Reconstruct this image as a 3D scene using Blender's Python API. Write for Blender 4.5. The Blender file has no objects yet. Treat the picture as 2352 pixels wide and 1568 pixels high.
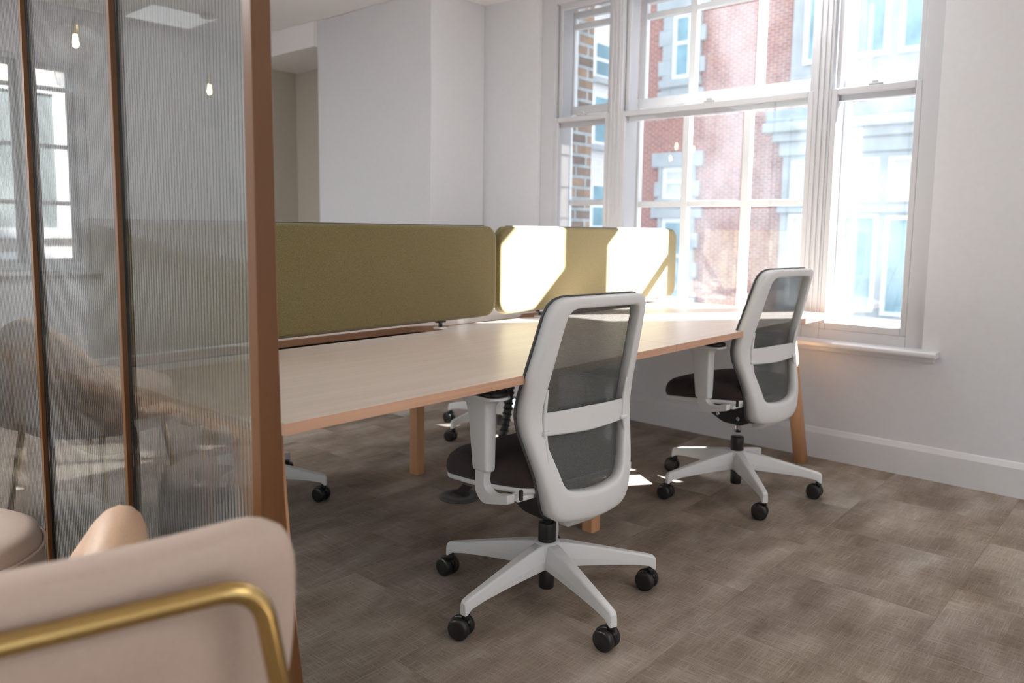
import bpy, bmesh, math, random
from mathutils import Vector, Matrix
PI = math.pi
R = math.radians
random.seed(7)
scn = bpy.context.scene
COL = scn.collection

# ------------------------------------------------------------------ camera
def cam_matrix(yaw, pitch, roll):
    f = Vector((math.cos(yaw)*math.cos(pitch), math.sin(yaw)*math.cos(pitch), -math.sin(pitch)))
    rt = f.cross(Vector((0, 0, 1))).normalized(); up = rt.cross(f)
    c, s = math.cos(roll), math.sin(roll)
    r2 = rt*c + up*s; u2 = -rt*s + up*c
    m = Matrix((r2, u2, -f)).transposed()
    return m.to_4x4()
CAM_H = 1.133
cd = bpy.data.cameras.new('camera'); cam = bpy.data.objects.new('camera', cd); COL.objects.link(cam)
cam.matrix_world = Matrix.Translation((0, 0, CAM_H)) @ cam_matrix(0.723735, 0.107705, 0.013398)
cd.sensor_width = 36; cd.lens = 1781.4/2352*36; cd.shift_y = -66.4/2352
cd.clip_start = 0.02; cd.clip_end = 200
cd.dof.use_dof = True; cd.dof.focus_distance = 2.25; cd.dof.aperture_fstop = 2.8
scn.camera = cam

# ------------------------------------------------------------------ world, sun, exposure
SKY = 2.3
w = bpy.data.worlds.new('world'); scn.world = w; w.use_nodes = True
bg = w.node_tree.nodes['Background']; bg.inputs[0].default_value = (0.80, 0.90, 1.0, 1); bg.inputs[1].default_value = SKY
SUN_DIR = Vector((-1, 0.70, -0.79)).normalized()
sd = bpy.data.lights.new('sun', 'SUN'); sd.energy = 72; sd.angle = R(0.53); sd.color = (1, 0.985, 0.965)
so = bpy.data.objects.new('sun', sd); COL.objects.link(so)
so.rotation_euler = SUN_DIR.to_track_quat('-Z', 'Y').to_euler(); so.location = (8, -6, 9)
scn.view_settings.view_transform = 'Standard'; scn.view_settings.look = 'None'
scn.view_settings.exposure = 0.12; scn.view_settings.gamma = 1; scn.view_settings.use_curve_mapping = False
scn.cycles.transparent_max_bounces = 32; scn.cycles.max_bounces = 14
scn.cycles.diffuse_bounces = 6; scn.cycles.glossy_bounces = 6; scn.cycles.transmission_bounces = 12
scn.cycles.sample_clamp_indirect = 6; scn.cycles.caustics_reflective = False; scn.cycles.caustics_refractive = True
def portal(loc, rot, sx, sy):
    d = bpy.data.lights.new('window_portal', 'AREA'); d.shape = 'RECTANGLE'; d.size = sx; d.size_y = sy
    d.cycles.is_portal = True
    o = bpy.data.objects.new('window_portal', d); COL.objects.link(o); o.location = loc; o.rotation_euler = rot
portal((4.30, 2.10, 1.63), (0, R(90), 0), 1.95, 2.25)      # big window in the right wall
for _a, _c in ((0.9, 2.7), (3.3, 5.1)): portal((-3.95, (_a+_c)/2, 1.52), (0, R(-90), 0), 1.85, 1.8)
portal((1.15, -5.32, 1.48), (R(90), 0, 0), 1.7, 2.05); portal((-1.75, -5.32, 1.48), (R(90), 0, 0), 1.7, 2.05)
portal((4.30, -3.6, 1.63), (0, R(90), 0), 1.95, 2.0)       # unseen window added further along the right wall
portal((-0.02, 6.32, 1.52), (R(-90), 0, 0), 1.3, 1.4)       # window in the back wall

# ------------------------------------------------------------------ materials
def nodes(name):
    m = bpy.data.materials.new(name); m.use_nodes = True
    nt = m.node_tree; return m, nt, nt.nodes['Principled BSDF'], nt.nodes['Material Output']
def N(nt, t, **k):
    n = nt.nodes.new(t)
    for a, v in k.items():
        if a.startswith('i_'):
            key = a[2:]; key = int(key) if key.isdigit() else key.replace('_', ' ')
            n.inputs[key].default_value = v
        else: setattr(n, a, v)
    return n
def L(nt, a, b): nt.links.new(a, b)
def c4(c): return (c[0], c[1], c[2], 1)
def ramp(nt, fac, stops):
    n = N(nt, 'ShaderNodeValToRGB'); e = n.color_ramp.elements
    while len(e) < len(stops): e.new(0.5)
    for i, (p, c) in enumerate(stops): e[i].position = p; e[i].color = c4(c)
    L(nt, fac, n.inputs[0]); return n.outputs[0]
def coords(nt, scale=(1, 1, 1), rot=(0, 0, 0), kind='Object'):
    tc = N(nt, 'ShaderNodeTexCoord'); mp = N(nt, 'ShaderNodeMapping')
    mp.inputs['Scale'].default_value = scale; mp.inputs['Rotation'].default_value = rot
    L(nt, tc.outputs[kind], mp.inputs[0]); return mp.outputs[0]
def noise(nt, vec, scale, detail=3, rough=0.5):
    n = N(nt, 'ShaderNodeTexNoise', i_Scale=scale, i_Detail=detail, i_Roughness=rough); L(nt, vec, n.inputs['Vector'])
    return n.outputs[0]
def mixc(nt, fac, a, b, mode='MIX'):
    n = N(nt, 'ShaderNodeMix', data_type='RGBA', blend_type=mode)
    for s, v in ((0, fac), (6, a), (7, b)):
        if isinstance(v, (tuple, list)): n.inputs[s].default_value = c4(v)
        elif isinstance(v, (int, float)): n.inputs[s].default_value = v
        else: L(nt, v, n.inputs[s])
    return n.outputs[2]
def math_(nt, op, a, b=0.0):
    n = N(nt, 'ShaderNodeMath', operation=op)
    for i, v in enumerate((a, b)):
        if isinstance(v, (int, float)): n.inputs[i].default_value = v
        else: L(nt, v, n.inputs[i])
    return n.outputs[0]
def bump(nt, b, h, strength=0.2, dist=0.002):
    n = N(nt, 'ShaderNodeBump', i_Strength=strength, i_Distance=dist); L(nt, h, n.inputs['Height']); L(nt, n.outputs[0], b.inputs['Normal'])

def plain(name, col, rough=0.5, metal=0.0, nscale=60, nb=0.05, var=0.06, sheen=0.0, dist=0.001, spec=0.5):
    m, nt, b, o = nodes(name)
    v = coords(nt); n = noise(nt, v, nscale)
    lo = tuple(x*(1-var) for x in col); hi = tuple(min(1, x*(1+var)) for x in col)
    L(nt, ramp(nt, n, [(0.3, lo), (0.7, hi)]), b.inputs['Base Color'])
    b.inputs['Roughness'].default_value = rough; b.inputs['Metallic'].default_value = metal
    b.inputs['Specular IOR Level'].default_value = spec
    if sheen: b.inputs['Sheen Weight'].default_value = sheen; b.inputs['Sheen Roughness'].default_value = 0.5
    if nb: bump(nt, b, n, nb, dist)
    return m
M = {}
M['wall'] = plain('wall_paint', (0.64, 0.64, 0.66), 0.6, nscale=35, nb=0, var=0.015)
M['wallbeige'] = plain('wall_paint_beige', (0.50, 0.46, 0.39), 0.7, nscale=35, nb=0.05, var=0.015)
M['ceil'] = plain('ceiling_paint', (0.84, 0.82, 0.81), 0.8, nscale=30, nb=0.02, var=0.01)
M['trim'] = plain('gloss_trim_paint', (0.66, 0.66, 0.67), 0.32, nscale=20, nb=0.02, var=0.01)
M['sash'] = plain('sash_paint', (0.52, 0.52, 0.54), 0.4, nscale=20, nb=0.02, var=0.01)
M['white'] = plain('outer_sash_white', (0.85, 0.86, 0.86), 0.4, nscale=20, nb=0.02, var=0.01)
M['plastic'] = plain('light_grey_plastic', (0.74, 0.755, 0.76), 0.42, nscale=400, nb=0.03, var=0.02)
M['black'] = plain('black_plastic', (0.012, 0.012, 0.012), 0.38, nscale=300, nb=0.05, var=0.1)
M['darkgrey'] = plain('charcoal_plastic', (0.05, 0.052, 0.054), 0.5, nscale=300, nb=0.05, var=0.1)
M['chrome'] = plain('chrome', (0.75, 0.75, 0.76), 0.12, 1.0, nb=0, var=0.01)
M['brass'] = plain('brushed_brass', (0.50, 0.35, 0.14), 0.25, 1.0, nscale=200, nb=0.03, var=0.05)
M['leather'] = plain('beige_leather', (0.51, 0.40, 0.33), 0.48, nscale=180, nb=0.15, var=0.04, dist=0.0006)
M['tan'] = plain('tan_leather', (0.56, 0.38, 0.255), 0.5, nscale=180, nb=0.15, var=0.05, dist=0.0006)
M['stone'] = plain('pale_stone', (0.42, 0.44, 0.45), 0.8, nscale=3, nb=0.1, var=0.08, dist=0.01)
M['road'] = plain('asphalt', (0.22, 0.22, 0.22), 0.9, nscale=8, nb=0.1, var=0.15, dist=0.01)
M['bluegl'] = plain('dark_window_glass', (0.20, 0.36, 0.42), 0.15, nscale=1.5, nb=0, var=0.25)
M['greygl'] = plain('grey_window_glass', (0.13, 0.15, 0.15), 0.12, nscale=1.5, nb=0, var=0.3)
M['curtain'] = plain('pale_blind', (0.62, 0.62, 0.60), 0.8, nscale=10, nb=0.0, var=0.05)
M['lead'] = plain('lead_flashing', (0.30, 0.36, 0.38), 0.6, nscale=6, nb=0.1, var=0.1, dist=0.01)

def wood(name, light, dark, rough=0.38, axis=0, spec=0.5, stretch=14):
    m, nt, b, o = nodes(name)
    sc = [stretch*3, stretch*3, stretch*3]; sc[axis] = 1.2
    v = coords(nt, tuple(sc)); n = noise(nt, v, 1.0, 5, 0.6)
    sc2 = [stretch*16]*3; sc2[axis] = 5
    v2 = coords(nt, tuple(sc2)); n2 = noise(nt, v2, 1.0, 2, 0.5)
    f = math_(nt, 'ADD', math_(nt, 'MULTIPLY', n, 0.75), math_(nt, 'MULTIPLY', n2, 0.25))
    L(nt, ramp(nt, f, [(0.32, dark), (0.62, light)]), b.inputs['Base Color'])
    b.inputs['Roughness'].default_value = rough; b.inputs['Specular IOR Level'].default_value = spec
    bump(nt, b, n2, 0.04, 0.0005)
    return m
M['oak'] = wood('oak_desktop', (0.76, 0.665, 0.60), (0.68, 0.57, 0.495), 0.34)
M['oakedge'] = wood('oak_edge', (0.66, 0.41, 0.28), (0.54, 0.31, 0.20), 0.45, stretch=20)
M['oakleg'] = wood('oak_leg', (0.58, 0.31, 0.16), (0.50, 0.26, 0.125), 0.42, axis=2)
M['walnut'] = wood('partition_frame_wood', (0.155, 0.068, 0.025), (0.135, 0.058, 0.020), 0.36, axis=2, spec=0.3)
M['rail'] = wood('slot_rail_wood', (0.30, 0.16, 0.09), (0.24, 0.12, 0.07), 0.5)

# carpet tiles: planks of slightly different tone, threads running both ways
m, nt, b, o = nodes('carpet_tiles')
v = coords(nt)
bt = N(nt, 'ShaderNodeTexBrick', offset=0.5, squash=1.0, i_Scale=1.0, i_Mortar_Size=0.0015, i_Mortar_Smooth=0.1, i_Bias=0.0, i_Brick_Width=0.5, i_Row_Height=0.5)
bt.inputs['Color1'].default_value = (0.25, 0.25, 0.25, 1); bt.inputs['Color2'].default_value = (0.75, 0.75, 0.75, 1); bt.inputs['Mortar'].default_value = (0.4, 0.4, 0.4, 1)
L(nt, v, bt.inputs['Vector'])
bt2 = N(nt, 'ShaderNodeTexBrick', offset=0.35, i_Scale=1.0, i_Mortar_Size=0.0, i_Brick_Width=0.5, i_Row_Height=0.25)
bt2.inputs['Color1'].default_value = (0.0, 0.0, 0.0, 1); bt2.inputs['Color2'].default_value = (1, 1, 1, 1); bt2.inputs['Mortar'].default_value = (0.5, 0.5, 0.5, 1)
L(nt, v, bt2.inputs['Vector'])
def noise4(vec, w, scale, detail, rough):
    n = N(nt, 'ShaderNodeTexNoise', noise_dimensions='4D', i_Scale=scale, i_Detail=detail, i_Roughness=rough)
    L(nt, vec, n.inputs['Vector']); L(nt, w, n.inputs['W']); return n.outputs[0]
wt = math_(nt, 'MULTIPLY', bt.outputs[0], 60.0)
big = noise4(coords(nt, (1.5, 4.0, 1)), wt, 1.7, 2, 0.5)           # every tile cut from a different place of the pattern
mid = noise4(coords(nt, (7, 9, 1)), wt, 1.0, 3, 0.6)
thx = noise4(coords(nt, (13, 230, 1)), wt, 1.0, 2, 0.6)
thy = noise4(coords(nt, (230, 13, 1)), wt, 1.0, 2, 0.6)
fine = noise(nt, coords(nt), 520, 2, 0.7)
th = math_(nt, 'MAXIMUM', thx, thy)
f = math_(nt, 'MULTIPLY', bt.outputs[0], 0.16)
for src, k in ((big, 0.78), (mid, 0.25), (th, 0.62), (fine, 0.62)): f = math_(nt, 'ADD', f, math_(nt, 'MULTIPLY', src, k))
f = math_(nt, 'SUBTRACT', f, 0.70)
colr = ramp(nt, f, [(0.28, (0.140, 0.103, 0.076)), (0.50, (0.255, 0.203, 0.160)), (0.66, (0.36, 0.30, 0.25)), (0.82, (0.48, 0.42, 0.36))])
hue = noise(nt, coords(nt, (1.1, 2.0, 1)), 1.3, 1)
L(nt, mixc(nt, ramp(nt, hue, [(0.4, (0, 0, 0)), (0.65, (0.5, 0.5, 0.5))]), colr, (0.86, 0.93, 1.0), 'MULTIPLY'), b.inputs['Base Color'])
b.inputs['Roughness'].default_value = 0.95; b.inputs['Specular IOR Level'].default_value = 0.15
bump(nt, b, math_(nt, 'ADD', th, fine), 0.5, 0.003)
M['carpet'] = m

# woven olive fabric
def fabric(name, a, c, sheen=0.0):
    m, nt, b, o = nodes(name)
    n1 = noise(nt, coords(nt, (800, 800, 300)), 1.0, 2); n2 = noise(nt, coords(nt, (300, 800, 800)), 1.0, 2)
    n3 = noise(nt, coords(nt, (330, 330, 200)), 1.0, 3, 0.7)
    n = math_(nt, 'ADD', math_(nt, 'MULTIPLY', math_(nt, 'ADD', n1, n2), 0.28), math_(nt, 'MULTIPLY', n3, 0.44))
    L(nt, ramp(nt, n, [(0.38, a), (0.62, c)]), b.inputs['Base Color'])
    b.inputs['Roughness'].default_value = 0.95; b.inputs['Specular IOR Level'].default_value = 0.1
    if sheen: b.inputs['Sheen Weight'].default_value = sheen; b.inputs['Sheen Roughness'].default_value = 0.6
    bump(nt, b, n, 0.6, 0.0015); return m
M['olive'] = fabric('olive_wool_fabric', (0.115, 0.088, 0.026), (0.235, 0.192, 0.080), 0.28)
M['seat'] = fabric('dark_brown_seat_fabric', (0.022, 0.015, 0.013), (0.050, 0.037, 0.034), 0.1)

# chair mesh: fine woven net, partly see-through
m, nt, b, o = nodes('grey_mesh_fabric')
n = noise(nt, coords(nt, (1100, 1100, 500)), 1.0, 1)
L(nt, ramp(nt, n, [(0.35, (0.085, 0.092, 0.087)), (0.65, (0.15, 0.158, 0.15))]), b.inputs['Base Color'])
b.inputs['Roughness'].default_value = 0.55
tr = N(nt, 'ShaderNodeBsdfTransparent'); tr.inputs[0].default_value = (1, 1, 1, 1)
wv = N(nt, 'ShaderNodeTexWave', i_Scale=110, bands_direction='Z'); L(nt, coords(nt), wv.inputs[0])
mx = N(nt, 'ShaderNodeMixShader'); L(nt, math_(nt, 'ADD', math_(nt, 'MULTIPLY', wv.outputs[1], 0.10), 0.32), mx.inputs[0])
L(nt, b.outputs[0], mx.inputs[1]); L(nt, tr.outputs[0], mx.inputs[2]); L(nt, mx.outputs[0], o.inputs[0])
M['mesh'] = m

# bricks
def brick(name, c1, c2, mortar, w=0.225, h=0.075, ms=0.006, rot=(0, 0, 0), var=0.3):
    m, nt, b, o = nodes(name)
    v = coords(nt, rot=rot)
    t = N(nt, 'ShaderNodeTexBrick', offset=0.5, i_Scale=1.0, i_Mortar_Size=ms, i_Mortar_Smooth=0.2, i_Brick_Width=w, i_Row_Height=h)
    t.inputs['Color1'].default_value = c4(c1); t.inputs['Color2'].default_value = c4(c2); t.inputs['Mortar'].default_value = c4(mortar)
    L(nt, v, t.inputs['Vector'])
    n = noise(nt, v, 9, 4, 0.7)
    L(nt, mixc(nt, var, t.outputs[0], ramp(nt, n, [(0.3, (0.35, 0.33, 0.33)), (0.7, (1, 0.98, 0.95))]), 'MULTIPLY'), b.inputs['Base Color'])
    b.inputs['Roughness'].default_value = 0.9
    inv = math_(nt, 'SUBTRACT', 1.0, t.outputs[1]); bump(nt, b, inv, 0.5, 0.008)
    return m
# facades in the YZ plane: texture u=y, v=z ; in the XZ plane: u=x, v=z
RX = (R(-90), 0, 0)
def brick_plane(name, c1, c2, mortar, plane, **k):
    m = brick(name, c1, c2, mortar, **k)
    nt = m.node_tree
    mp = [n for n in nt.nodes if n.type == 'MAPPING'][0]; tc = [n for n in nt.nodes if n.type == 'TEX_COORD'][0]
    sep = N(nt, 'ShaderNodeSeparateXYZ'); cmb = N(nt, 'ShaderNodeCombineXYZ')
    L(nt, tc.outputs['Object'], sep.inputs[0])
    L(nt, sep.outputs[1 if plane == 'x' else 0], cmb.inputs[0]); L(nt, sep.outputs[2], cmb.inputs[1])
    L(nt, cmb.outputs[0], mp.inputs[0]); return m
M['redbrick'] = brick_plane('red_brick', (0.42, 0.13, 0.085), (0.30, 0.085, 0.065), (0.60, 0.46, 0.42), 'x', ms=0.011)
M['stock'] = brick_plane('brown_stock_brick', (0.36, 0.235, 0.155), (0.17, 0.13, 0.11), (0.36, 0.40, 0.42), 'y', ms=0.012, var=0.6)
M['whitebrick'] = brick_plane('white_painted_brick', (0.84, 0.82, 0.81), (0.80, 0.78, 0.77), (0.72, 0.71, 0.71), 'y', var=0.1)
M['palebrick'] = brick_plane('pale_buff_brick', (0.62, 0.56, 0.52), (0.54, 0.49, 0.46), (0.62, 0.60, 0.58), 'y', var=0.2)

# glass
def fresnel2(nt, ior):
    # same reflectance from either side of the sheet
    ge = N(nt, 'ShaderNodeNewGeometry'); fr = N(nt, 'ShaderNodeFresnel')
    L(nt, math_(nt, 'ADD', ior, math_(nt, 'MULTIPLY', ge.outputs['Backfacing'], 1/ior-ior)), fr.inputs[0]); return fr
def window_glass(name, tint=(1, 1, 1), dirt=0.0):
    m, nt, b, o = nodes(name); nt.nodes.remove(b)
    t = N(nt, 'ShaderNodeBsdfTransparent'); t.inputs[0].default_value = c4(tint)
    g = N(nt, 'ShaderNodeBsdfGlossy'); g.inputs['Roughness'].default_value = 0.0; g.inputs['Color'].default_value = (1, 1, 1, 1)
    fr = fresnel2(nt, 1.45)
    mx = N(nt, 'ShaderNodeMixShader'); L(nt, math_(nt, 'MINIMUM', fr.outputs[0], 0.6), mx.inputs[0]); L(nt, t.outputs[0], mx.inputs[1]); L(nt, g.outputs[0], mx.inputs[2])
    out = mx.outputs[0]
    if dirt:
        tl = N(nt, 'ShaderNodeBsdfTranslucent'); tl.inputs[0].default_value = (0.80, 0.90, 1, 1)
        n = noise(nt, coords(nt, (1, 1.6, 1)), 1.7, 4, 0.65); n2 = noise(nt, coords(nt), 60, 2, 0.8)
        fac = math_(nt, 'ADD', math_(nt, 'MULTIPLY', ramp(nt, n, [(0.36, (0.15, 0.15, 0.15)), (0.62, (1, 1, 1))]), dirt), math_(nt, 'MULTIPLY', ramp(nt, n2, [(0.70, (0, 0, 0)), (0.78, (1, 1, 1))]), dirt))
        m2 = N(nt, 'ShaderNodeMixShader'); L(nt, fac, m2.inputs[0]); L(nt, out, m2.inputs[1]); L(nt, tl.outputs[0], m2.inputs[2]); out = m2.outputs[0]
    L(nt, out, o.inputs[0]); return m
M['glass'] = window_glass('clear_window_glass')
M['dirtyglass'] = window_glass('dusty_window_glass', (0.95, 0.98, 1.0), 0.018)
M['shadeglass'] = window_glass('ribbed_shade_glass', (0.97, 0.97, 0.97), 0.22)
m, nt, b, o = nodes('reeded_glass'); nt.nodes.remove(b)
t = N(nt, 'ShaderNodeBsdfTransparent'); t.inputs[0].default_value = (0.965, 0.99, 0.98, 1)
rf = N(nt, 'ShaderNodeBsdfRefraction'); rf.inputs['Color'].default_value = (0.965, 0.99, 0.98, 1); rf.inputs['Roughness'].default_value = 0.0; rf.inputs['IOR'].default_value = 1.5
g = N(nt, 'ShaderNodeBsdfGlossy'); g.inputs['Roughness'].default_value = 0.0; g.inputs['Color'].default_value = (1, 1, 1, 1)
fr = fresnel2(nt, 1.5)
m1 = N(nt, 'ShaderNodeMixShader'); m1.inputs[0].default_value = 0.72; L(nt, t.outputs[0], m1.inputs[1]); L(nt, rf.outputs[0], m1.inputs[2])
m2 = N(nt, 'ShaderNodeMixShader'); L(nt, fr.outputs[0], m2.inputs[0]); L(nt, m1.outputs[0], m2.inputs[1]); L(nt, g.outputs[0], m2.inputs[2])
L(nt, m2.outputs[0], o.inputs[0]); M['reeded'] = m
def emit(name, col, s):
    m, nt, b, o = nodes(name)
    e = N(nt, 'ShaderNodeEmission'); e.inputs[0].default_value = c4(col); e.inputs[1].default_value = s; L(nt, e.outputs[0], o.inputs[0]); return m
M['panel'] = emit('fill_panel', (0.96, 0.98, 1.0), 15.0)  # emission of the unseen fill panels added on the office side
M['fill_lounge'] = emit('fill_panel_bright', (0.96, 0.98, 1.0), 30.0)  # stronger emission for the fill panels added over the lounge
M['panel_dim'] = emit('led_panel_low', (0.95, 0.97, 1.0), 1.8)
M['bulb'] = emit('warm_filament', (1, 0.62, 0.32), 60)

# ------------------------------------------------------------------ mesh helpers
class MB:
    def __init__(s): s.v = []; s.f = []; s.smooth = []
    def add(s, vs, fs, smooth=False):
        o = len(s.v); s.v += [tuple(v) for v in vs]; s.f += [tuple(i+o for i in f) for f in fs]; s.smooth += [smooth]*len(fs); return s
    def box(s, a, b, ):
        x0, y0, z0 = (min(a[i], b[i]) for i in range(3)); x1, y1, z1 = (max(a[i], b[i]) for i in range(3))
        return s.add([(x0,y0,z0),(x1,y0,z0),(x1,y1,z0),(x0,y1,z0),(x0,y0,z1),(x1,y0,z1),(x1,y1,z1),(x0,y1,z1)],
              [(0,3,2,1),(4,5,6,7),(0,1,5,4),(1,2,6,5),(2,3,7,6),(3,0,4,7)])
    def loft(s, rings, cap=True, smooth=True, closed=False):
        n = len(rings[0]); vs = [p for r in rings for p in r]; fs = []
        m = len(rings)
        for i in range(m if closed else m-1):
            for j in range(n):
                a = i*n+j; b = i*n+(j+1) % n; c = ((i+1) % m)*n+(j+1) % n; d = ((i+1) % m)*n+j
                fs.append((a, b, c, d))
        s.add(vs, fs, smooth)
        if cap and not closed:
            o = len(s.v)-len(vs)
            s.f.append(tuple(o+j for j in reversed(range(n)))); s.smooth.append(False)
            s.f.append(tuple(o+(m-1)*n+j for j in range(n))); s.smooth.append(False)
        return s
    def tube(s, pts, r, n=14, cap=True, closed=False, flat=1.0):
        pts = [Vector(p) for p in pts]; rs = r if isinstance(r, (list, tuple)) else [r]*len(pts)
        rings = []; up = None; m = len(pts)
        for i, p in enumerate(pts):
            if closed: t = (pts[(i+1) % m]-pts[i-1]).normalized()
            else: t = (pts[min(i+1, m-1)]-pts[max(i-1, 0)]).normalized()
            if up is None:
                up = Vector((0, 0, 1)) if abs(t.z) < 0.9 else Vector((1, 0, 0))
            side = t.cross(up).normalized(); up = side.cross(t).normalized()
            rings.append([p+(side*math.cos(2*PI*k/n)+up*math.sin(2*PI*k/n)*flat)*rs[i] for k in range(n)])
        return s.loft(rings, cap, True, closed)
    def lathe(s, prof, c=(0, 0, 0), n=32, axis='z', cap=True):
        rings = []
        for r, h in prof:
            ring = []
            for k in range(n):
                a = 2*PI*k/n
                if axis == 'z': p = (c[0]+r*math.cos(a), c[1]+r*math.sin(a), c[2]+h)
                elif axis == 'x': p = (c[0]+h, c[1]+r*math.cos(a), c[2]+r*math.sin(a))
                else: p = (c[0]+r*math.sin(a), c[1]+h, c[2]+r*math.cos(a))
                ring.append(p)
            rings.append(ring)
        return s.loft(rings, cap)
    def prism(s, poly, h0, h1, axis='z', smooth=False):
        def P(u, v, h): return {'z': (u, v, h), 'x': (h, u, v), 'y': (u, h, v)}[axis]
        return s.loft([[P(u, v, h0) for u, v in poly], [P(u, v, h1) for u, v in poly]], True, smooth)
    def build(s, name, mat, parent=None, bevel=0, seg=2, sub=0, loc=None, label=None, autosm=None):
        me = bpy.data.meshes.new(name); me.from_pydata(s.v, [], s.f)
        me.polygons.foreach_set('use_smooth', s.smooth)
        bm = bmesh.new(); bm.from_mesh(me); bmesh.ops.recalc_face_normals(bm, faces=bm.faces); bm.to_mesh(me); bm.free()
        me.materials.append(mat if not isinstance(mat, str) else M[mat])
        o = bpy.data.objects.new(name, me); COL.objects.link(o)
        if parent is not None: o.parent = parent
        if loc: o.location = loc
        if bevel:
            b = o.modifiers.new('bevel', 'BEVEL'); b.width = bevel; b.segments = seg; b.limit_method = 'ANGLE'; b.angle_limit = R(35)
        if sub:
            q = o.modifiers.new('sub', 'SUBSURF'); q.levels = sub; q.render_levels = sub
        if label: o['label'] = label
        return o
def rrect(x0, y0, x1, y1, r, n=6):
    pts = []
    rr = r if isinstance(r, (list, tuple)) else [r]*4
    for (cx, cy, a0, q) in ((x1-rr[0], y1-rr[0], 0, rr[0]), (x0+rr[1], y1-rr[1], 90, rr[1]), (x0+rr[2], y0+rr[2], 180, rr[2]), (x1-rr[3], y0+rr[3], 270, rr[3])):
        for k in range(n+1):
            a = R(a0+90*k/n); pts.append((cx+q*math.cos(a), cy+q*math.sin(a)))
    return pts
def fillet(poly, rad, n=6):
    out = []; m = len(poly)
    for i in range(m):
        p0, p1, p2 = Vector(poly[i-1]), Vector(poly[i]), Vector(poly[(i+1) % m]); r = rad[i] if isinstance(rad, (list, tuple)) else rad
        a = (p0-p1); b = (p2-p1); d = min(r, a.length*0.49, b.length*0.49); a.normalize(); b.normalize()
        s0, s1 = p1+a*d, p1+b*d
        for k in range(n+1):
            t = k/n; q = s0*(1-t)**2+p1*2*t*(1-t)+s1*t*t; out.append((q.x, q.y))
    return out
def resample(poly, n):
    pts = [Vector(p) for p in poly]; m = len(pts); d = [0]
    for i in range(m): d.append(d[-1]+(pts[(i+1) % m]-pts[i]).length)
    out = []; j = 0
    for k in range(n):
        t = d[-1]*k/n
        while d[j+1] < t: j += 1
        u = (t-d[j])/max(1e-9, d[j+1]-d[j]); q = pts[j].lerp(pts[(j+1) % m], u); out.append((q.x, q.y))
    return out
def empty(name, loc=(0, 0, 0), rz=0, label=None, cat=None, group=None, kind=None):
    o = bpy.data.objects.new(name, None); COL.objects.link(o); o.location = loc; o.rotation_euler = (0, 0, rz); o.empty_display_size = 0.1
    return tag(o, label, cat, group, kind)
def tag(o, label=None, cat=None, group=None, kind=None):
    if label: o['label'] = label
    if cat: o['category'] = cat
    if group: o['group'] = group
    if kind: o['kind'] = kind
    return o
def copy_tree(o, parent=None):
    c = o.copy(); COL.objects.link(c)
    if parent is not None: c.parent = parent
    for ch in list(o.children): copy_tree(ch, c)
    return c

# ------------------------------------------------------------------ room shell
WX = 3.92          # inner face of the window wall
XT = 4.27          # outer face
CZ = 2.62
YB, YF, XL = 6.0, -5.0, -3.6
def struct(name, mb, mat, **k): return tag(mb.build(name, mat, **k), kind='structure')
struct('floor', MB().box((XL-0.3, YF-0.3, -0.2), (XT, YB+0.3, 0)), 'carpet')
struct('ceiling', MB().box((XL-0.3, YF-0.3, CZ), (XT, YB+0.3, CZ+0.2)), 'ceil')
# right wall with two openings
O1 = (0.93, 3.265, 0.585, 2.585); O2 = (-4.6, -2.6, 0.585, 2.585)
mb = MB()
XM = 4.03; OUT = 0.09    # outer leaf of the wall is cut wider than the inner one
mb.box((WX, YF-0.3, 0), (XM, O2[0], CZ)).box((WX, O2[1], 0), (XM, O1[0], CZ)).box((WX, O1[1], 0), (XM, YB+0.3, CZ))
mb.box((XM, YF-0.3, 0), (XT, O2[0]-OUT, CZ)).box((XM, O2[1], 0), (XT, O1[0]-OUT, CZ)).box((XM, O1[1], 0), (XT, YB+0.3, CZ))
for (a, b_, z0, z1) in (O1, O2): mb.box((WX, a, 0), (XM, b_, z0)).box((WX, a, z1), (XM, b_, CZ)).box((XM, a-OUT, 0), (XT, b_, z0)).box((XM, a-OUT, z1), (XT, b_, CZ))
struct('wall_right', mb, 'wall')
# back wall with window opening
WB = (-0.66, 0.62, 0.80, 2.25)
mb = MB().box((XL-0.3, YB, 0), (WB[0], YB+0.3, CZ)).box((WB[1], YB, 0), (XT, YB+0.3, CZ)).box((WB[0], YB, 0), (WB[1], YB+0.3, WB[2])).box((WB[0], YB, WB[3]), (WB[1], YB+0.3, CZ))
struct('wall_back', mb, 'wall')
mb = MB(); WL = [(0.9, 2.7), (3.3, 5.1)]; e0 = YF
for a, c in WL+[(YB, YB)]: mb.box((XL-0.3, e0, 0), (XL, a, CZ)); e0 = c
for a, c in WL: mb.box((XL-0.3, a, 0), (XL, c, 0.6)).box((XL-0.3, a, 2.45), (XL, c, CZ))
struct('wall_left', mb, 'wall')
mb = MB(); WF = [(-2.6, -0.9), (0.3, 2.0)]; e0 = XL
for a, c in WF+[(WX, WX)]: mb.box((e0, YF-0.3, 0), (a, YF, CZ)); e0 = c
for a, c in WF: mb.box((a, YF-0.3, 0), (c, YF, 0.45)).box((a, YF-0.3, 2.5), (c, YF, CZ))
struct('wall_front', mb, 'wall')
struct('wall_chimney_breast', MB().box((3.434, 3.744, 0), (WX, 4.975, CZ)), 'wall', bevel=0.004)
struct('ceiling_bulkhead', MB().box((3.40, 4.975, 2.44), (WX, YB, CZ)), 'ceil', bevel=0.004)
struct('wall_alcove', MB().box((3.905, 4.975, 0), (WX, YB, 2.44)), 'wallbeige')
struct('wall_alcove_end', MB().box((3.42, YB-0.015, 0), (3.905, YB, 2.44)), 'wallbeige')
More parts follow.
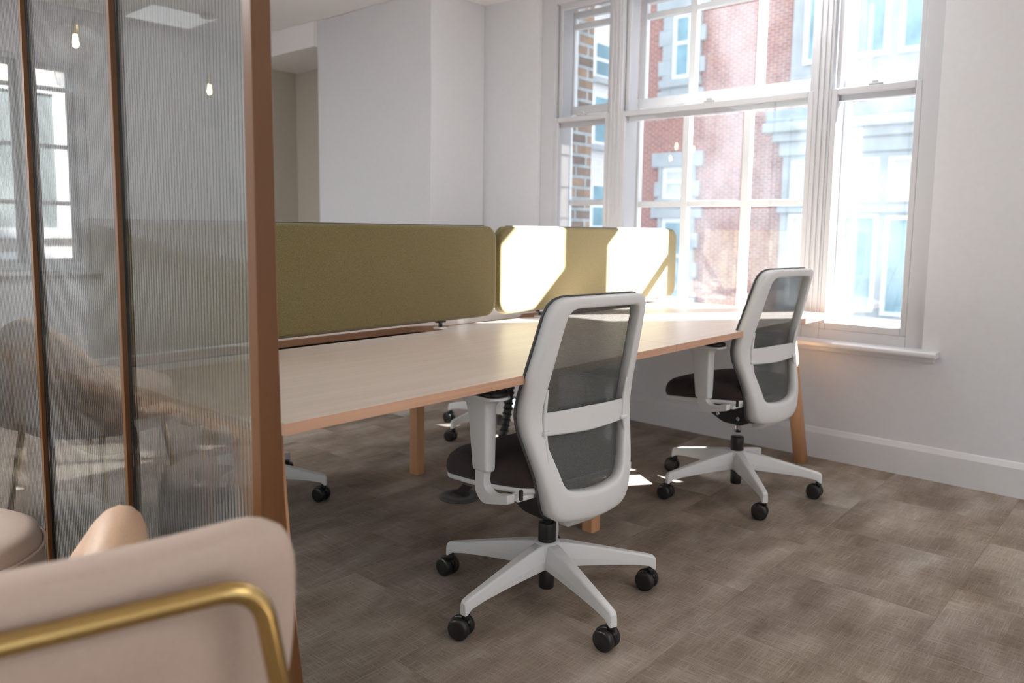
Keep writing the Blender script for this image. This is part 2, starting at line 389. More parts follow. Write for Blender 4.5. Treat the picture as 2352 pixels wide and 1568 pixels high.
def skirting(pts, out):
    # profile: height .155, thickness .018 with a sloped top; pts = run, out = direction into the room
    mb = MB(); o = Vector((out[0], out[1], 0))
    rings = []
    for p in pts:
        p = Vector((p[0], p[1], 0)); rings.append([p, p+o*0.018, p+o*0.018+Vector((0, 0, 0.128)), p+o*0.006+Vector((0, 0, 0.150)), p+Vector((0, 0, 0.155))])
    return mb.loft(rings, True, False)
struct('baseboard_right', skirting([(WX, YF), (WX, 3.744)], (-1, 0)), 'trim')
struct('baseboard_chimney', skirting([(3.434, 3.744), (3.434, 4.975)], (-1, 0)), 'trim')
struct('baseboard_return', skirting([(3.434, 3.744), (WX-0.018, 3.744)], (0, -1)), 'trim')
struct('baseboard_back', skirting([(XL, YB), (WX-0.02, YB)], (0, -1)), 'trim')
struct('baseboard_left', skirting([(XL, YF), (XL, YB)], (1, 0)), 'trim')

# ------------------------------------------------------------------ window_1 : secondary glazing inside, old bar sashes outside
def sash(x, y0, y1, z0, z1, t, st, rail_b, rail_t, par, mat, glass, bars=(), hbars=(), name='sash', bw=0.022):
    mb = MB(); x0, x1 = x-t/2, x+t/2
    mb.box((x0, y0, z0), (x1, y0+st, z1)).box((x0, y1-st, z0), (x1, y1, z1))
    mb.box((x0, y0+st, z0), (x1, y1-st, z0+rail_b)).box((x0, y0+st, z1-rail_t), (x1, y1-st, z1))
    for y in bars: mb.box((x0+0.002, y-bw, z0+rail_b), (x1-0.002, y+bw, z1-rail_t))
    ys = sorted([y0+st]+[b for b in bars]+[y1-st])
    for z in hbars:
        for k in range(len(ys)-1):
            a = ys[k]+(bw if k else 0); c = ys[k+1]-(bw if k < len(ys)-2 else 0)
            mb.box((x0+0.002, a, z-bw*0.8), (x1-0.002, c, z+bw*0.8))
    f = mb.build(name, mat, par, bevel=0.004)
    g = MB().box((x-0.002, y0+st-0.005, z0+rail_b-0.005), (x+0.002, y1-st+0.005, z1-rail_t+0.005)).build('pane', glass, f)
    return f
def three_part_window(name, o, lights, par_loc, with_bars=True):
    y0, y1, z0, z1 = o
    W = tag(empty(name), kind='structure')
    # boxed casing, stepped mouldings
    mb = MB()
    edges = [y0]+[e for l in lights for e in l]+[y1]
    for k in range(0, len(edges), 2):
        a, c = edges[k], edges[k+1]
        mb.box((WX+0.03, a, z0+0.0), (4.01 if k == 0 else 4.13, c, z1))
    for (a, c) in lights:
        mb.box((WX+0.03, a, z0), (4.13, c, 0.65)).box((WX+0.03, a, z1-0.05), (4.13, c, z1))
    mb.build('casing', 'sash', W, bevel=0.003)
    st = MB()
    for k in range(0, len(edges), 2):          # little staff beads on the face of each mullion
        a, c = edges[k], edges[k+1]
        if 0 < k < len(edges)-2:
            for q in (a+0.012, (a+c)/2-0.006, c-0.024): st.box((WX+0.024, q, 0.66), (WX+0.031, q+0.012, z1-0.05))
    st.build('bead', 'sash', W, bevel=0.003)
    sill = MB().prism(fillet([(-0.085, -0.004), (0.30, -0.004), (0.30, 0.026), (-0.085, 0.026)], [0.014, 0, 0, 0.014], 5), y0-0.07, y1+0.07, 'y')
    s2 = MB(); poly = fillet([(WX-0.075, 0.572), (WX+0.035, 0.572), (WX+0.035, 0.600), (WX-0.075, 0.600)], [0.012, 0.001, 0.001, 0.012], 5)
    s2.prism(poly, y0-0.075, y1+0.07, 'y'); s2.build('window_sill', 'trim', W)
    MB().box((WX-0.02, y0-0.06, 0.545), (WX-0.001, y1+0.06, 0.571)).build('sill_moulding', 'trim', W, bevel=0.006)
    for i, (a, c) in enumerate(lights):
        sash(3.965, a, c, 0.65, 1.835, 0.028, 0.028, 0.036, 0.030, W, 'sash', 'glass', name='lower_sash')
        sash(3.995, a+0.006, c-0.006, 1.775, z1-0.045, 0.028, 0.026, 0.045, 0.04, W, 'sash', 'glass', name='upper_sash')
        ct = MB().box((3.952, (a+c)/2-0.035, 1.836), (3.975, (a+c)/2+0.035, 1.846)).box((3.955, (a+c)/2-0.012, 1.846), (3.972, (a+c)/2+0.02, 1.858))
        ct.build('sash_catch', 'sash', W, bevel=0.003)
    return W
L1 = [(1.011, 1.418), (1.506, 2.646), (2.735, 3.153)]
W1 = three_part_window('window_1', O1, L1, 0)
# outer old sashes with glazing bars, facing the street
sash(4.165, 0.87, 1.438, 0.64, 1.93, 0.045, 0.04, 0.06, 0.055, W1, 'white', 'dirtyglass', name='outer_sash', )
sash(4.205, 0.87, 1.438, 1.88, 2.54, 0.040, 0.04, 0.035, 0.04, W1, 'white', 'dirtyglass', name='outer_sash')
sash(4.165, 1.442, 2.68, 0.64, 1.93, 0.045, 0.045, 0.06, 0.055, W1, 'white', 'dirtyglass', bars=(1.94, 2.318), hbars=(1.293,), name='outer_sash')
sash(4.205, 1.442, 2.68, 1.88, 2.54, 0.040, 0.045, 0.035, 0.04, W1, 'white', 'dirtyglass', bars=(1.905, 2.318), hbars=(2.425,), name='outer_sash')
sash(4.165, 2.79, 3.22, 0.64, 1.93, 0.045, 0.04, 0.06, 0.055, W1, 'white', 'dirtyglass', hbars=(1.311,), name='outer_sash')
sash(4.205, 2.79, 3.22, 1.88, 2.54, 0.040, 0.04, 0.035, 0.04, W1, 'white', 'dirtyglass', hbars=(2.447,), name='outer_sash')
# unseen second window added further along the right wall to light the foreground
L2 = [(-4.52, -4.10), (-4.01, -3.18), (-3.09, -2.68)]
W3 = three_part_window('window_3', O2, L2, 0)
# window_2 in the back wall (seen mirrored in the reeded glass)
W2 = tag(empty('window_2'), kind='structure')
def sash_y(y, x0, x1, z0, z1, t, st, par, mat, glass, bars=(), hbars=()):
    mb = MB(); a, c = y-t/2, y+t/2
    mb.box((x0, a, z0), (x0+st, c, z1)).box((x1-st, a, z0), (x1, c, z1)).box((x0+st, a, z0), (x1-st, c, z0+st)).box((x0+st, a, z1-st), (x1-st, c, z1))
    for x in bars: mb.box((x-0.015, a+0.004, z0+st), (x+0.015, c-0.004, z1-st))
    for z in hbars: mb.box((x0+st, a+0.006, z-0.015), (x1-st, c-0.006, z+0.015))
    f = mb.build('sash', mat, par, bevel=0.003)
    MB().box((x0+st-0.005, y-0.002, z0+st-0.005), (x1-st+0.005, y+0.002, z1-st+0.005)).build('pane', glass, f)
mb = MB()
LB = [(-0.60, -0.32), (-0.25, 0.58)]
for a, c in ((-0.66, -0.60), (-0.32, -0.25), (0.58, 0.62)): mb.box((a, YB+0.02, 0.8), (c, YB+0.20, 2.25))
for a, c in LB: mb.box((a, YB+0.02, 0.8), (c, YB+0.20, 0.85)).box((a, YB+0.02, 2.215), (c, YB+0.20, 2.25))
mb.build('casing', 'sash', W2, bevel=0.003)
for a, c in LB:
    sash_y(YB+0.10, a, c, 0.85, 2.215, 0.04, 0.03, W2, 'sash', 'glass', bars=((a+c)/2,) if c-a > 0.5 else (), hbars=(1.27, 1.663, 2.06))
MB().box((-0.73, YB-0.06, 0.77), (0.69, YB+0.03, 0.80)).build('window_sill', 'trim', W2, bevel=0.008)

# unseen tall windows added in the lounge's left wall to let in fill light
for i, (a, c) in enumerate(WL):
    Wn = tag(empty('window_%d' % (4+i)), kind='structure')
    sash(XL-0.12, a, c, 0.6, 2.45, 0.05, 0.05, 0.06, 0.05, Wn, 'sash', 'glass', bars=((a+c)/2,), hbars=(1.5,))
    MB().box((XL-0.04, a-0.04, 0.575), (XL+0.05, c+0.04, 0.599)).build('window_sill', 'trim', Wn, bevel=0.006)

for i, (a, c) in enumerate(WF):  # unseen front windows added for frontal fill from behind the camera
    Wn = tag(empty('window_%d' % (6+i)), kind='structure')
    sash_y(YF-0.12, a, c, 0.45, 2.5, 0.05, 0.05, Wn, 'sash', 'glass', bars=((a+c)/2,), hbars=(1.5,))
    MB().box((a-0.04, YF-0.05, 0.425), (c+0.04, YF+0.04, 0.449)).build('window_sill', 'trim', Wn, bevel=0.006)
# ------------------------------------------------------------------ outside
struct('street', MB().box((XT, -30, -4.2), (19.7, 30, -4.0)), 'road')
struct('side_yard', MB().box((-20, YB+0.3, -4.2), (XT, 16, -4.0)), 'road')
FX = 20.0
red = empty('red_brick_building', (FX, 9, -4), label='red brick building with pale stone window surrounds across the street', cat='building')
def P(mb, name, mat, par=None, bevel=0, **k):
    # geometry is written in world metres; child of the building's empty
    o = mb.build(name, mat, par or red, bevel=bevel, **k)
    if par is None: o.location = (-FX, -9, 4)
    return o
P(MB().box((FX, -8.75, -4), (FX+6, 24, 18.0)), 'wall', 'redbrick')
def surround(yc, z0, z1, w=1.18, ow=0.95, ears=True, zo0=None, zo1=None, glassmat='curtain', trans=True):
    mb = MB(); d = 0.12; x0 = FX-d
    lint = 0.50; ear = 0.22
    zo1 = zo1 if zo1 is not None else z1-lint*0.85; zo0 = zo0 if zo0 is not None else z0
    h = w/2+ear
    mb.box((x0, yc-h, zo1+0.0), (FX, yc+h, z1))          # lintel with ears
    z = zo1; k = 0
    while z > z0+0.01:                                   # quoins, alternately wide and narrow
        zz = max(z0, z-0.42); q = w/2+(0.0 if k % 2 == 0 else 0.13)
        mb.box((x0+0.02, yc-q, zz), (FX, yc-ow/2, z)).box((x0+0.02, yc+ow/2, zz), (FX, yc+q, z)); z = zz; k += 1
    if zo0 > z0: mb.box((x0-0.05, yc-w/2-0.06, zo0-0.22), (FX, yc+w/2+0.06, zo0)).box((x0+0.02, yc-ow/2, z0), (FX, yc+ow/2, zo0-0.22))
    s = P(mb, 'window_surround', 'stone', bevel=0.015)
    fr = MB().box((FX-0.05, yc-ow/2, zo0), (FX, yc-ow/2+0.13, zo1)).box((FX-0.05, yc+ow/2-0.13, zo0), (FX, yc+ow/2, zo1)).box((FX-0.05, yc-ow/2+0.13, zo1-0.13), (FX, yc+ow/2-0.13, zo1)).box((FX-0.05, yc-ow/2+0.13, zo0), (FX, yc+ow/2-0.13, zo0+0.12))
    zm = zo0+(zo1-zo0)*0.55
    fr.box((FX-0.05, yc-ow/2+0.13, zm-0.05), (FX, yc+ow/2-0.13, zm+0.05))
    f = P(fr, 'window_frame', 'white')
    f.parent = s; f.location = (0, 0, 0)
    g = MB().box((FX-0.02, yc-ow/2+0.12, zo0+0.05), (FX-0.005, yc+ow/2-0.12, zo1-0.05)).build('window_pane', glassmat, s)
surround(11.40, 1.95, 3.37, zo1=2.95, zo0=2.05, glassmat='curtain')
surround(11.38, -1.6, 1.81, zo1=1.50, zo0=-0.9, glassmat='bluegl')
surround(11.38, 4.6, 7.9, w=1.2, ow=0.62, zo1=7.2, zo0=5.4, glassmat='bluegl')
surround(14.2, 1.95, 3.37, zo1=2.95, zo0=2.05); surround(14.2, 4.6, 7.9, w=1.2, ow=0.62, zo1=7.2, zo0=5.4, glassmat='bluegl')
# stone bay to the right
def bay(y0, y1):
    P(MB().box((FX-0.45, y0, -4), (FX, y1, 3.05)), 'bay', 'stone', bevel=0.02)
    c = MB().box((FX-0.55, y0-0.04, 3.05), (FX, y1+0.08, 3.40)).box((FX-0.68, y0-0.04, 3.40), (FX, y1+0.22, 3.62)).box((FX-0.85, y0-0.04, 3.62), (FX, y1+0.42, 3.86))
    P(c, 'cornice', 'stone', bevel=0.03)
    P(MB().box((FX-0.80, y0-0.04, 3.86), (FX, y1+0.36, 4.18)), 'lead_roof', 'lead', bevel=0.05)
bay(2.6, 8.15)
def simple_window(y0, y1, z0, z1, x, mat, frame=0.09):
    mb = MB(); t = 0.10
    mb.box((x-t, y0-frame, z0-frame), (x, y0, z1+frame)).box((x-t, y1, z0-frame), (x, y1+frame, z1+frame)).box((x-t, y0, z1), (x, y1, z1+frame)).box((x-t, y0, z0-frame), (x, y1, z0))
    s = P(mb, 'window', 'white', bevel=0.01)
    MB().box((x-0.02, y0, z0), (x-0.006, y1, z1)).build('window_pane', mat, s)
BX = FX-0.45
for (a, b_, z0, z1, mt) in ((5.90, 6.77, 1.98, 2.82, 'curtain'), (4.55, 5.50, 1.97, 2.82, 'curtain'), (5.84, 6.72, -0.65, 1.50, 'bluegl'), (4.55, 5.50, -0.70, 1.46, 'bluegl'),
                            (7.15, 7.80, -0.65, 1.50, 'curtain'), (7.15, 7.80, 1.98, 2.82, 'curtain')):
    simple_window(a, b_, z0, z1, BX, mt)
P(MB().box((FX-0.58, 2.6, 1.62), (FX-0.45, 8.2, 1.80)), 'string_course', 'stone', bevel=0.02)
P(MB().box((FX-0.58, 2.6, -1.15), (FX-0.45, 8.2, -0.85)), 'string_course', 'stone', bevel=0.02)
P(MB().box((FX-0.25, 2.6, 4.66), (FX, 8.15, 9.5)), 'bay', 'stone', bevel=0.02)
for (a, b_, z0, z1, mt) in ((5.93, 6.58, 5.40, 7.6, 'bluegl'), (4.75, 5.49, 5.40, 7.6, 'bluegl'), (7.1, 7.7, 5.4, 7.6, 'bluegl')): simple_window(a, b_, z0, z1, FX-0.25, mt, 0.12)
P(MB().box((FX-0.15, -8.9, 18.0), (FX+6.2, 24.3, 18.4)), 'parapet', 'stone', bevel=0.05)

# white painted brick building further along
wb = empty('white_brick_building', (12, 9, -4), label='white painted brick building with small sills beyond the brown brick pier', cat='building')
def PW(mb, name, mat, par=None, bevel=0):
    o = mb.build(name, mat, par or wb, bevel=bevel)
    if par is None: o.location = (-12, -9, 4)
    return o
PW(MB().box((7.0, 9.0, -4), (13.35, 10.2, 5.40)), 'wall', 'whitebrick')
PW(MB().prism([(6.9, 5.40), (13.5, 5.40), (13.5, 5.62), (6.9, 5.62)], 8.7, 10.4, 'y'), 'coping', 'stone', bevel=0.04)
for z0, z1 in ((4.05, 4.75), (2.78, 3.75), (1.15, 2.05), (-0.2, 0.7)):
    for x in (9.0, 12.45):
        s = PW(MB().box((x, 8.97, z0), (x+0.9, 9.01, z0+0.06)).box((x, 8.97, z1-0.06), (x+0.9, 9.01, z1)).box((x, 8.97, z0+0.06), (x+0.05, 9.01, z1-0.06)).box((x+0.85, 8.97, z0+0.06), (x+0.9, 9.01, z1-0.06)).box((x+0.05, 8.97, (z0+z1)/2-0.03), (x+0.85, 9.01, (z0+z1)/2+0.03)), 'window', 'white')
        MB().box((x+0.04, 8.975, z0+0.05), (x+0.86, 8.999, z1-0.05)).build('window_pane', 'bluegl', s)
        MB().box((x-0.08, 8.86, z0-0.12), (x+0.98, 8.99, z0)).build('window_ledge', 'stone', s, bevel=0.02)
tag(MB().box((XT, 3.30, -4), (4.565, 5.2, 5.0)).build('brick_pier', 'stock', bevel=0.004), 'weathered brown stock brick pier just outside the left window', 'brick pier')
# building seen mirrored in the partition: faces the back window
rb = empty('rendered_building', (-1, 13, -4), label='pale building with white framed windows reflected in the reeded glass', cat='building')
def PR(mb, name, mat, par=None, bevel=0):
    o = mb.build(name, mat, par or rb, bevel=bevel)
    if par is None: o.location = (1, -13, 4)
    return o
PR(MB().box((-9, 13, -4), (6, 14, 9)), 'wall', 'palebrick')
for x in (-4.6, -2.75, -0.9, 0.95):
    s = PR(MB().box((x-0.18, 12.93, 1.05), (x, 13, 3.3)).box((x+0.95, 12.93, 1.05), (x+1.13, 13, 3.3)).box((x, 12.93, 3.02), (x+0.95, 13, 3.3)).box((x-0.25, 12.88, 0.90), (x+1.2, 13, 1.05)), 'window_surround', 'white', bevel=0.01)
    MB().box((x, 12.97, 1.05), (x+0.95, 12.99, 3.02)).build('window_pane', 'greygl', s)
    MB().box((x+0.44, 12.94, 1.05), (x+0.50, 12.968, 3.02)).build('window_bar', 'white', s)
PR(MB().box((-9, 12.9, 3.75), (6, 13, 3.95)), 'string_course', 'white', bevel=0.02)
PR(MB().box((-9, 12.95, -0.2), (6, 13, 0.7)), 'render_band', 'white', bevel=0.02)

# ------------------------------------------------------------------ bench desk
DX0, DX1, DY0, DY1 = 0.835, 3.855, 1.340, 3.03
ZT, ZB = 0.740, 0.715
desk = empty('bench_desk', (2.345, 2.2, 0), label='long light oak bench desk running from the reeded glass partition to the window', cat='desk')
def D(mb, name, mat, bevel=0, **k):
    o = mb.build(name, mat, desk, bevel=bevel, **k); o.location = (-2.345, -2.2, 0); return o
XS = 2.385
def desktop(x0, x1, near):
    # worktop with a shallow scalloped cable cut-out along its inner edge
    if near: yo, yi, s = DY0, 2.245, -1
    else: yo, yi, s = DY1, 2.265, 1
    a, c = x0+0.20, x1-0.20; dpt = 0.075; q = 0.16
    prof = [(x0, yo), (x1, yo), (x1, yi)]
    n = 10
    for k in range(n+1):
        t = k/n; e = (1-math.cos(PI*t))/2; prof.append((c+0.0-q*t, yi+s*dpt*e))
    for k in range(n+1):
        t = k/n; e = (1-math.cos(PI*(1-t)))/2; prof.append((a+q*(1-t), yi+s*dpt*e))
    prof.append((x0, yi))
    mb = MB()
    o = D(mb.prism(prof, ZB, ZT, 'z'), 'desktop', 'oak', bevel=0.0012)
    o.data.materials.append(M['oakedge'])
    for p in o.data.polygons:
        if abs(p.normal.z) < 0.5: p.material_index = 1
for near in (True, False):
    desktop(DX0, XS-0.001, near); desktop(XS+0.001, DX1, near)
D(MB().box((DX0+0.12, 2.14, 0.60), (DX1-0.12, 2.15, 0.70)).box((DX0+0.12, 2.36, 0.60), (DX1-0.12, 2.37, 0.70)).box((DX0+0.12, 2.15, 0.60), (DX1-0.12, 2.36, 0.61)), 'cable_tray', 'rail', bevel=0.002)
D(MB().box((DX0+0.10, 1.72, 0.665), (DX1-0.10, 1.77, 0.714)), 'beam', 'darkgrey', bevel=0.002)
D(MB().box((DX0+0.10, 2.50, 0.665), (DX1-0.10, 2.55, 0.714)), 'beam', 'darkgrey', bevel=0.002)
def desk_leg(xb, yb, xt, yt, w, d, mat='oakleg', rnd=0.006):
    n = rrect(-w/2, -d/2, w/2, d/2, rnd, 4)
    D(MB().loft([[(xb+u, yb+v, 0.0) for u, v in n], [(xt+u, yt+v, ZB) for u, v in n]], True, rnd > 0.01), 'leg', mat)
desk_leg(3.775, 1.405, 3.675, 1.47, 0.080, 0.056, rnd=0.024)
desk_leg(3.775, 2.97, 3.665, 2.90, 0.062, 0.048, rnd=0.02)
desk_leg(0.875, 1.40, 0.867, 1.46, 0.062, 0.048, rnd=0.02)
desk_leg(0.875, 2.97, 0.867, 2.90, 0.062, 0.048, rnd=0.02)
desk_leg(2.335, 1.650, 2.335, 1.650, 0.052, 0.052)
desk_leg(2.337, 2.640, 2.337, 2.640, 0.046, 0.055)

# desk screens
def screen(x0, x1, label):
    e = empty('desk_screen', ((x0+x1)/2, 2.21, ZT), label=label, cat='desk screen', group='olive fabric screens on the bench desk')
    z0, z1 = 0.772, 1.142
    cx = (x0+x1)/2; out = rrect(x0-cx, z0-ZT, x1-cx, z1-ZT, 0.055, 8)
    def inset(p, d):
        a, b_ = (x1-x0)/2, (z1-z0)/2; zc = (z0+z1)/2-ZT
        return [(u*(1-d/a), zc+(v-zc)*(1-d/b_)) for u, v in p]
    rings = []
    for d, y in ((0.30*0+0.012, -0.0215), (0.004, -0.0185), (0.0, -0.012), (0.0, 0.012), (0.004, 0.0185), (0.012, 0.0215)):
        rings.append([(u, y, v) for u, v in inset(out, d)])
    MB().loft(rings, True, True).build('fabric_panel', 'olive', e)
    sm = resample(out, 80); MB().tube([(u*1.0006, 0.0, v) for u, v in sm], 0.0035, 8, closed=True).build('edge_piping', 'darkgrey', e, )
    for fx in (x0+0.30-cx, x1-0.30-cx):
        MB().lathe([(0.028, 0.0005), (0.028, 0.004), (0.010, 0.007)], (fx, 0.0, 0), 24).build('foot_plate', 'plastic', e)
        MB().lathe([(0.0075, 0.006), (0.0075, 0.028)], (fx, 0, 0), 16).build('foot_stem', 'black', e)
        MB().box((fx-0.019, -0.012, 0.023), (fx+0.019, 0.012, 0.034)).build('foot_clamp', 'black', e, bevel=0.002)
    return e
screen(0.815, 2.378, 'olive green fabric desk screen in shade, nearer the reeded glass partition')
screen(2.392, 3.860, 'olive green fabric desk screen beside the window, streaked with white sunlight')

# ------------------------------------------------------------------ task chair
def lerp_tab(tab, z):
    for (z0, v0), (z1, v1) in zip(tab, tab[1:]):
        if z <= z1: return v0+(v1-v0)*max(0, (z-z0))/(z1-z0)
    return tab[-1][1]
YTAB = [(0.30, -0.185), (0.34, -0.198), (0.44, -0.196), (0.54, -0.176), (0.60, -0.164), (0.66, -0.168), (0.75, -0.190), (0.96, -0.240)]
def yb(x, z):       # rear face of the back at width x, height z
    y = sum(lerp_tab(YTAB, z+d) for d in (-0.03, -0.015, 0, 0.015, 0.03))/5
    return y + 0.95*x*x - 0.012
def make_chair(label):
    t = empty('task_chair', (0, 0, 0), label=label, cat='office chair', group='light grey mesh-back task chairs around the bench desk')
    NP = 96
    outer = [(0.0, 0.957), (-0.183, 0.954), (-0.219, 0.65), (-0.217, 0.60), (-0.150, 0.325), (0, 0.310), (0.150, 0.325), (0.217, 0.60), (0.219, 0.65), (0.183, 0.954)]
    outer = fillet(outer, [0.0, 0.05, 0.03, 0.03, 0.045, 0.05, 0.045, 0.03, 0.03, 0.05], 7)
    inner = [(0.0, 0.926), (-0.141, 0.924), (-0.166, 0.65), (-0.164, 0.57), (-0.112, 0.412), (0, 0.398), (0.112, 0.412), (0.164, 0.57), (0.166, 0.65), (0.141, 0.924)]
    inner = fillet(inner, [0.0, 0.032, 0.03, 0.03, 0.032, 0.05, 0.032, 0.03, 0.03, 0.032], 7)
    # resample both by angle about a common centre so that they pair up
    def by_angle(poly, n, cz=0.66):
        pts = [(math.atan2((z-cz), x*1.6), x, z) for x, z in poly]; out = []
        m = len(pts)
        for k in range(n):
            a = -PI+2*PI*(k+0.5)/n; best = None
            for i in range(m):
                x0, z0 = poly[i]; x1, z1 = poly[(i+1) % m]
                dx, dz = math.cos(a)/1.6, math.sin(a)
                ex, ez = x1-x0, z1-z0; den = dx*ez-dz*ex
                if abs(den) < 1e-12: continue
                s = ((x0)*ez-(z0-cz)*ex)/den; u = ((x0)*dz-(z0-cz)*dx)/den
                if s > 0 and -1e-6 <= u <= 1+1e-6: best = (s*dx, cz+s*dz); break
            out.append(best if best else out[-1])
        return out
    O = by_angle(outer, NP); I = by_angle(inner, NP)
    rings = []
    for fi, dy in ((0.0, 0.036), (0.0, 0.014), (0.05, 0.006), (0.16, 0.001), (0.35, 0.0), (0.8, 0.0), (0.94, 0.001), (1.0, 0.006), (1.0, 0.0365)):
        ring = []
        for (xo, zo), (xi, zi) in zip(O, I):
            x = xo+(xi-xo)*fi; z = zo+(zi-zo)*fi
            thick = 1.0+0.35*max(0, (0.46-z)/0.12)
            ring.append((x, yb(x, z)+dy*thick if dy > 0.011 else yb(x, z)+dy, z))
        rings.append(ring)
    fr = MB().loft(rings, False, True, closed=True).build('back_frame', 'plastic', t)
    # dark edge trim + net in front of the frame
    edge = [(x*1.004, yb(x, z)+0.039*(1.0+0.35*max(0, (0.46-z)/0.12)), z) for x, z in O]
    MB().tube(edge, 0.0045, 8, closed=True, cap=False).build('back_edge_trim', 'darkgrey', t)
    g = []; ny, nx = 30, 16
    inb = by_angle(fillet([(0.0, 0.945), (-0.165, 0.942), (-0.190, 0.66), (-0.188, 0.58), (-0.135, 0.36), (0, 0.345), (0.135, 0.36), (0.188, 0.58), (0.190, 0.66), (0.165, 0.942)], 0.03, 4), NP)
    rings = []
    for s in (1.0, 0.85, 0.7, 0.55, 0.4, 0.25, 0.1, 0.02):
        ring = []
        for x, z in inb:
            X = x*s; Z = 0.66+(z-0.66)*s
            ring.append((X, yb(X, Z)+0.034, Z))
        rings.append(ring)
    ms = MB().loft(rings, False, True); o0 = len(ms.v)-NP; ms.f.append(tuple(range(o0, o0+NP))); ms.smooth.append(True)
    mo = ms.build('back_mesh', 'mesh', t); sl = mo.modifiers.new('solid', 'SOLIDIFY'); sl.thickness = 0.0015
    # lumbar strap at the rear, with clips in slotted side tracks
    n = 20; rings = []
    for k in range(n+1):
        u = -1+2*k/n; x = 0.164*u; zc = 0.600; hh = 0.036-0.004*abs(u); off = -0.004+0.012*(1-u*u)
        y = yb(x, zc)+0.008+0.006*(1-u*u)
        rings.append([(x, y, zc-hh), (x, y-0.004, zc-hh+0.004), (x, y-0.004, zc+hh-0.004), (x, y, zc+hh), (x, y+0.003, zc+hh), (x, y+0.003, zc-hh)])
    MB().loft(rings, True, False).build('lumbar_band', 'plastic', t)
    for s in (-1, 1):
        pts = [(s*0.160, yb(0.160, z)+0.004, z) for z in (0.47, 0.52, 0.57, 0.62, 0.67, 0.70)]
        MB().tube(pts, [0.003, 0.005, 0.006, 0.006, 0.005, 0.003], 8).build('lumbar_track', 'plastic', t)
        MB().box((s*0.157-0.014, yb(0.157, 0.59)-0.006, 0.572), (s*0.157+0.014, yb(0.157, 0.59)+0.006, 0.584)).build('lumbar_clip', 'plastic', t, bevel=0.003)
    # seat cushion: waterfall front, waisted plan
    plan = fillet([(-0.195, -0.140), (0.195, -0.140), (0.245, 0.02), (0.240, 0.215), (0.15, 0.280), (-0.15, 0.280), (-0.240, 0.215), (-0.245, 0.02)], [0.05, 0.05, 0.08, 0.08, 0.05, 0.05, 0.08, 0.08], 6)
    def sz(y): return -0.026*max(0, (y-0.02)/0.26)**2 + 0.016*max(0, (0.10-y)/0.25)
    rings = []
    for s, z in ((0.93, 0.402), (0.985, 0.406), (1.0, 0.420), (0.995, 0.440), (0.965, 0.458), (0.90, 0.471), (0.75, 0.480), (0.5, 0.484), (0.2, 0.484), (0.02, 0.484)):
        rings.append([(x*s, 0.03+(y-0.03)*s, z+sz(0.03+(y-0.03)*s)) for x, y in plan])
    c = MB().loft(rings, True, True).build('seat_cushion', 'seat', t)
    MB().box((-0.255+0.012, -0.150, 0.405), (-0.235+0.001, -0.142, 0.432)).build('care_tag', 'black', c)
    rings = []
    for s, z in ((0.70, 0.382), (0.93, 0.386), (0.985, 0.392), (0.99, 0.405), (0.9, 0.408)):
        rings.append([(x*s, 0.03+(y-0.03)*s, z+sz(0.03+(y-0.03)*s)) for x, y in plan])
    MB().loft(rings, True, True).build('seat_shell', 'plastic', t)
    # arms
    for s in (-1, 1):
        X = 0.242*s
        pr = fillet([(-0.108, 0.410), (-0.108, 0.384), (0.000, 0.358), (0.036, 0.385), (0.030, 0.50), (-0.012, 0.50), (-0.006, 0.405), (-0.035, 0.392)], [0.004, 0.006, 0.035, 0.03, 0.002, 0.002, 0.03, 0.03], 6)
        a = MB().prism(pr, X-0.014, X+0.014, 'x').build('arm_bracket', 'plastic', t, bevel=0.004)
        MB().box((min(X-0.012*s, X-0.10*s), -0.124, 0.389), (max(X-0.012*s, X-0.10*s), -0.084, 0.403)).build('arm_mount', 'plastic', a, bevel=0.004)
        rings = []
        for z, w_, d0, d1 in ((0.452, 0.018, -0.020, 0.044), (0.46, 0.019, -0.022, 0.046), (0.60, 0.021, -0.022, 0.062), (0.640, 0.022, -0.022, 0.074), (0.658, 0.030, -0.030, 0.105), (0.665, 0.034, -0.060, 0.13)):
            rings.append([(X+u, v, z) for u, v in rrect(-w_, d0, w_, d1, 0.010, 3)])
        a = MB().loft(rings, True, True).build('arm_post', 'plastic', t)
        pad = rrect(X-0.040, -0.075, X+0.040, 0.150, 0.032, 6)
        MB().prism(pad, 0.665, 0.673, 'z').build('arm_tray', 'plastic', a, bevel=0.003)
        MB().prism([(X+(u-X)*0.95, 0.0375+(v-0.0375)*0.96) for u, v in pad], 0.6735, 0.687, 'z').build('arm_pad', 'black', a, bevel=0.005, seg=3)
    # tilt mechanism
    prof = fillet([(0.165, 0.386), (0.150, 0.352), (0.09, 0.312), (0.03, 0.284), (-0.06, 0.284), (-0.10, 0.306), (-0.150, 0.345), (-0.165, 0.386)], [0.004, 0.02, 0.02, 0.02, 0.01, 0.01, 0.01, 0.004], 5)
    me = MB().prism(prof, -0.072, 0.072, 'x').build('tilt_mechanism', 'black', t, bevel=0.006)
    for y, z in ((0.125, 0.352), (0.055, 0.318), (-0.045, 0.312), (-0.10, 0.350)):
        for s in (-1, 1): MB().lathe([(0.0085, 0), (0.0085, 0.003*s), (0.004, 0.0045*s)], (0.072*s, y, z), 16, 'x').build('bolt', 'chrome', me)
    # bracket that carries the back
    MB().loft([[(x, y, z) for x, z in rrect(-w_, z0, w_, z1, 0.012, 3)] for y, w_, z0, z1 in ((-0.10, 0.050, 0.275, 0.335), (-0.145, 0.065, 0.285, 0.35), (-0.176, 0.075, 0.315, 0.385))], True, True).build('back_bracket', 'plastic', t)
    # gas lift
    g = MB().lathe([(0.014, 0.235), (0.014, 0.300)], n=24).build('gas_lift', 'chrome', t)
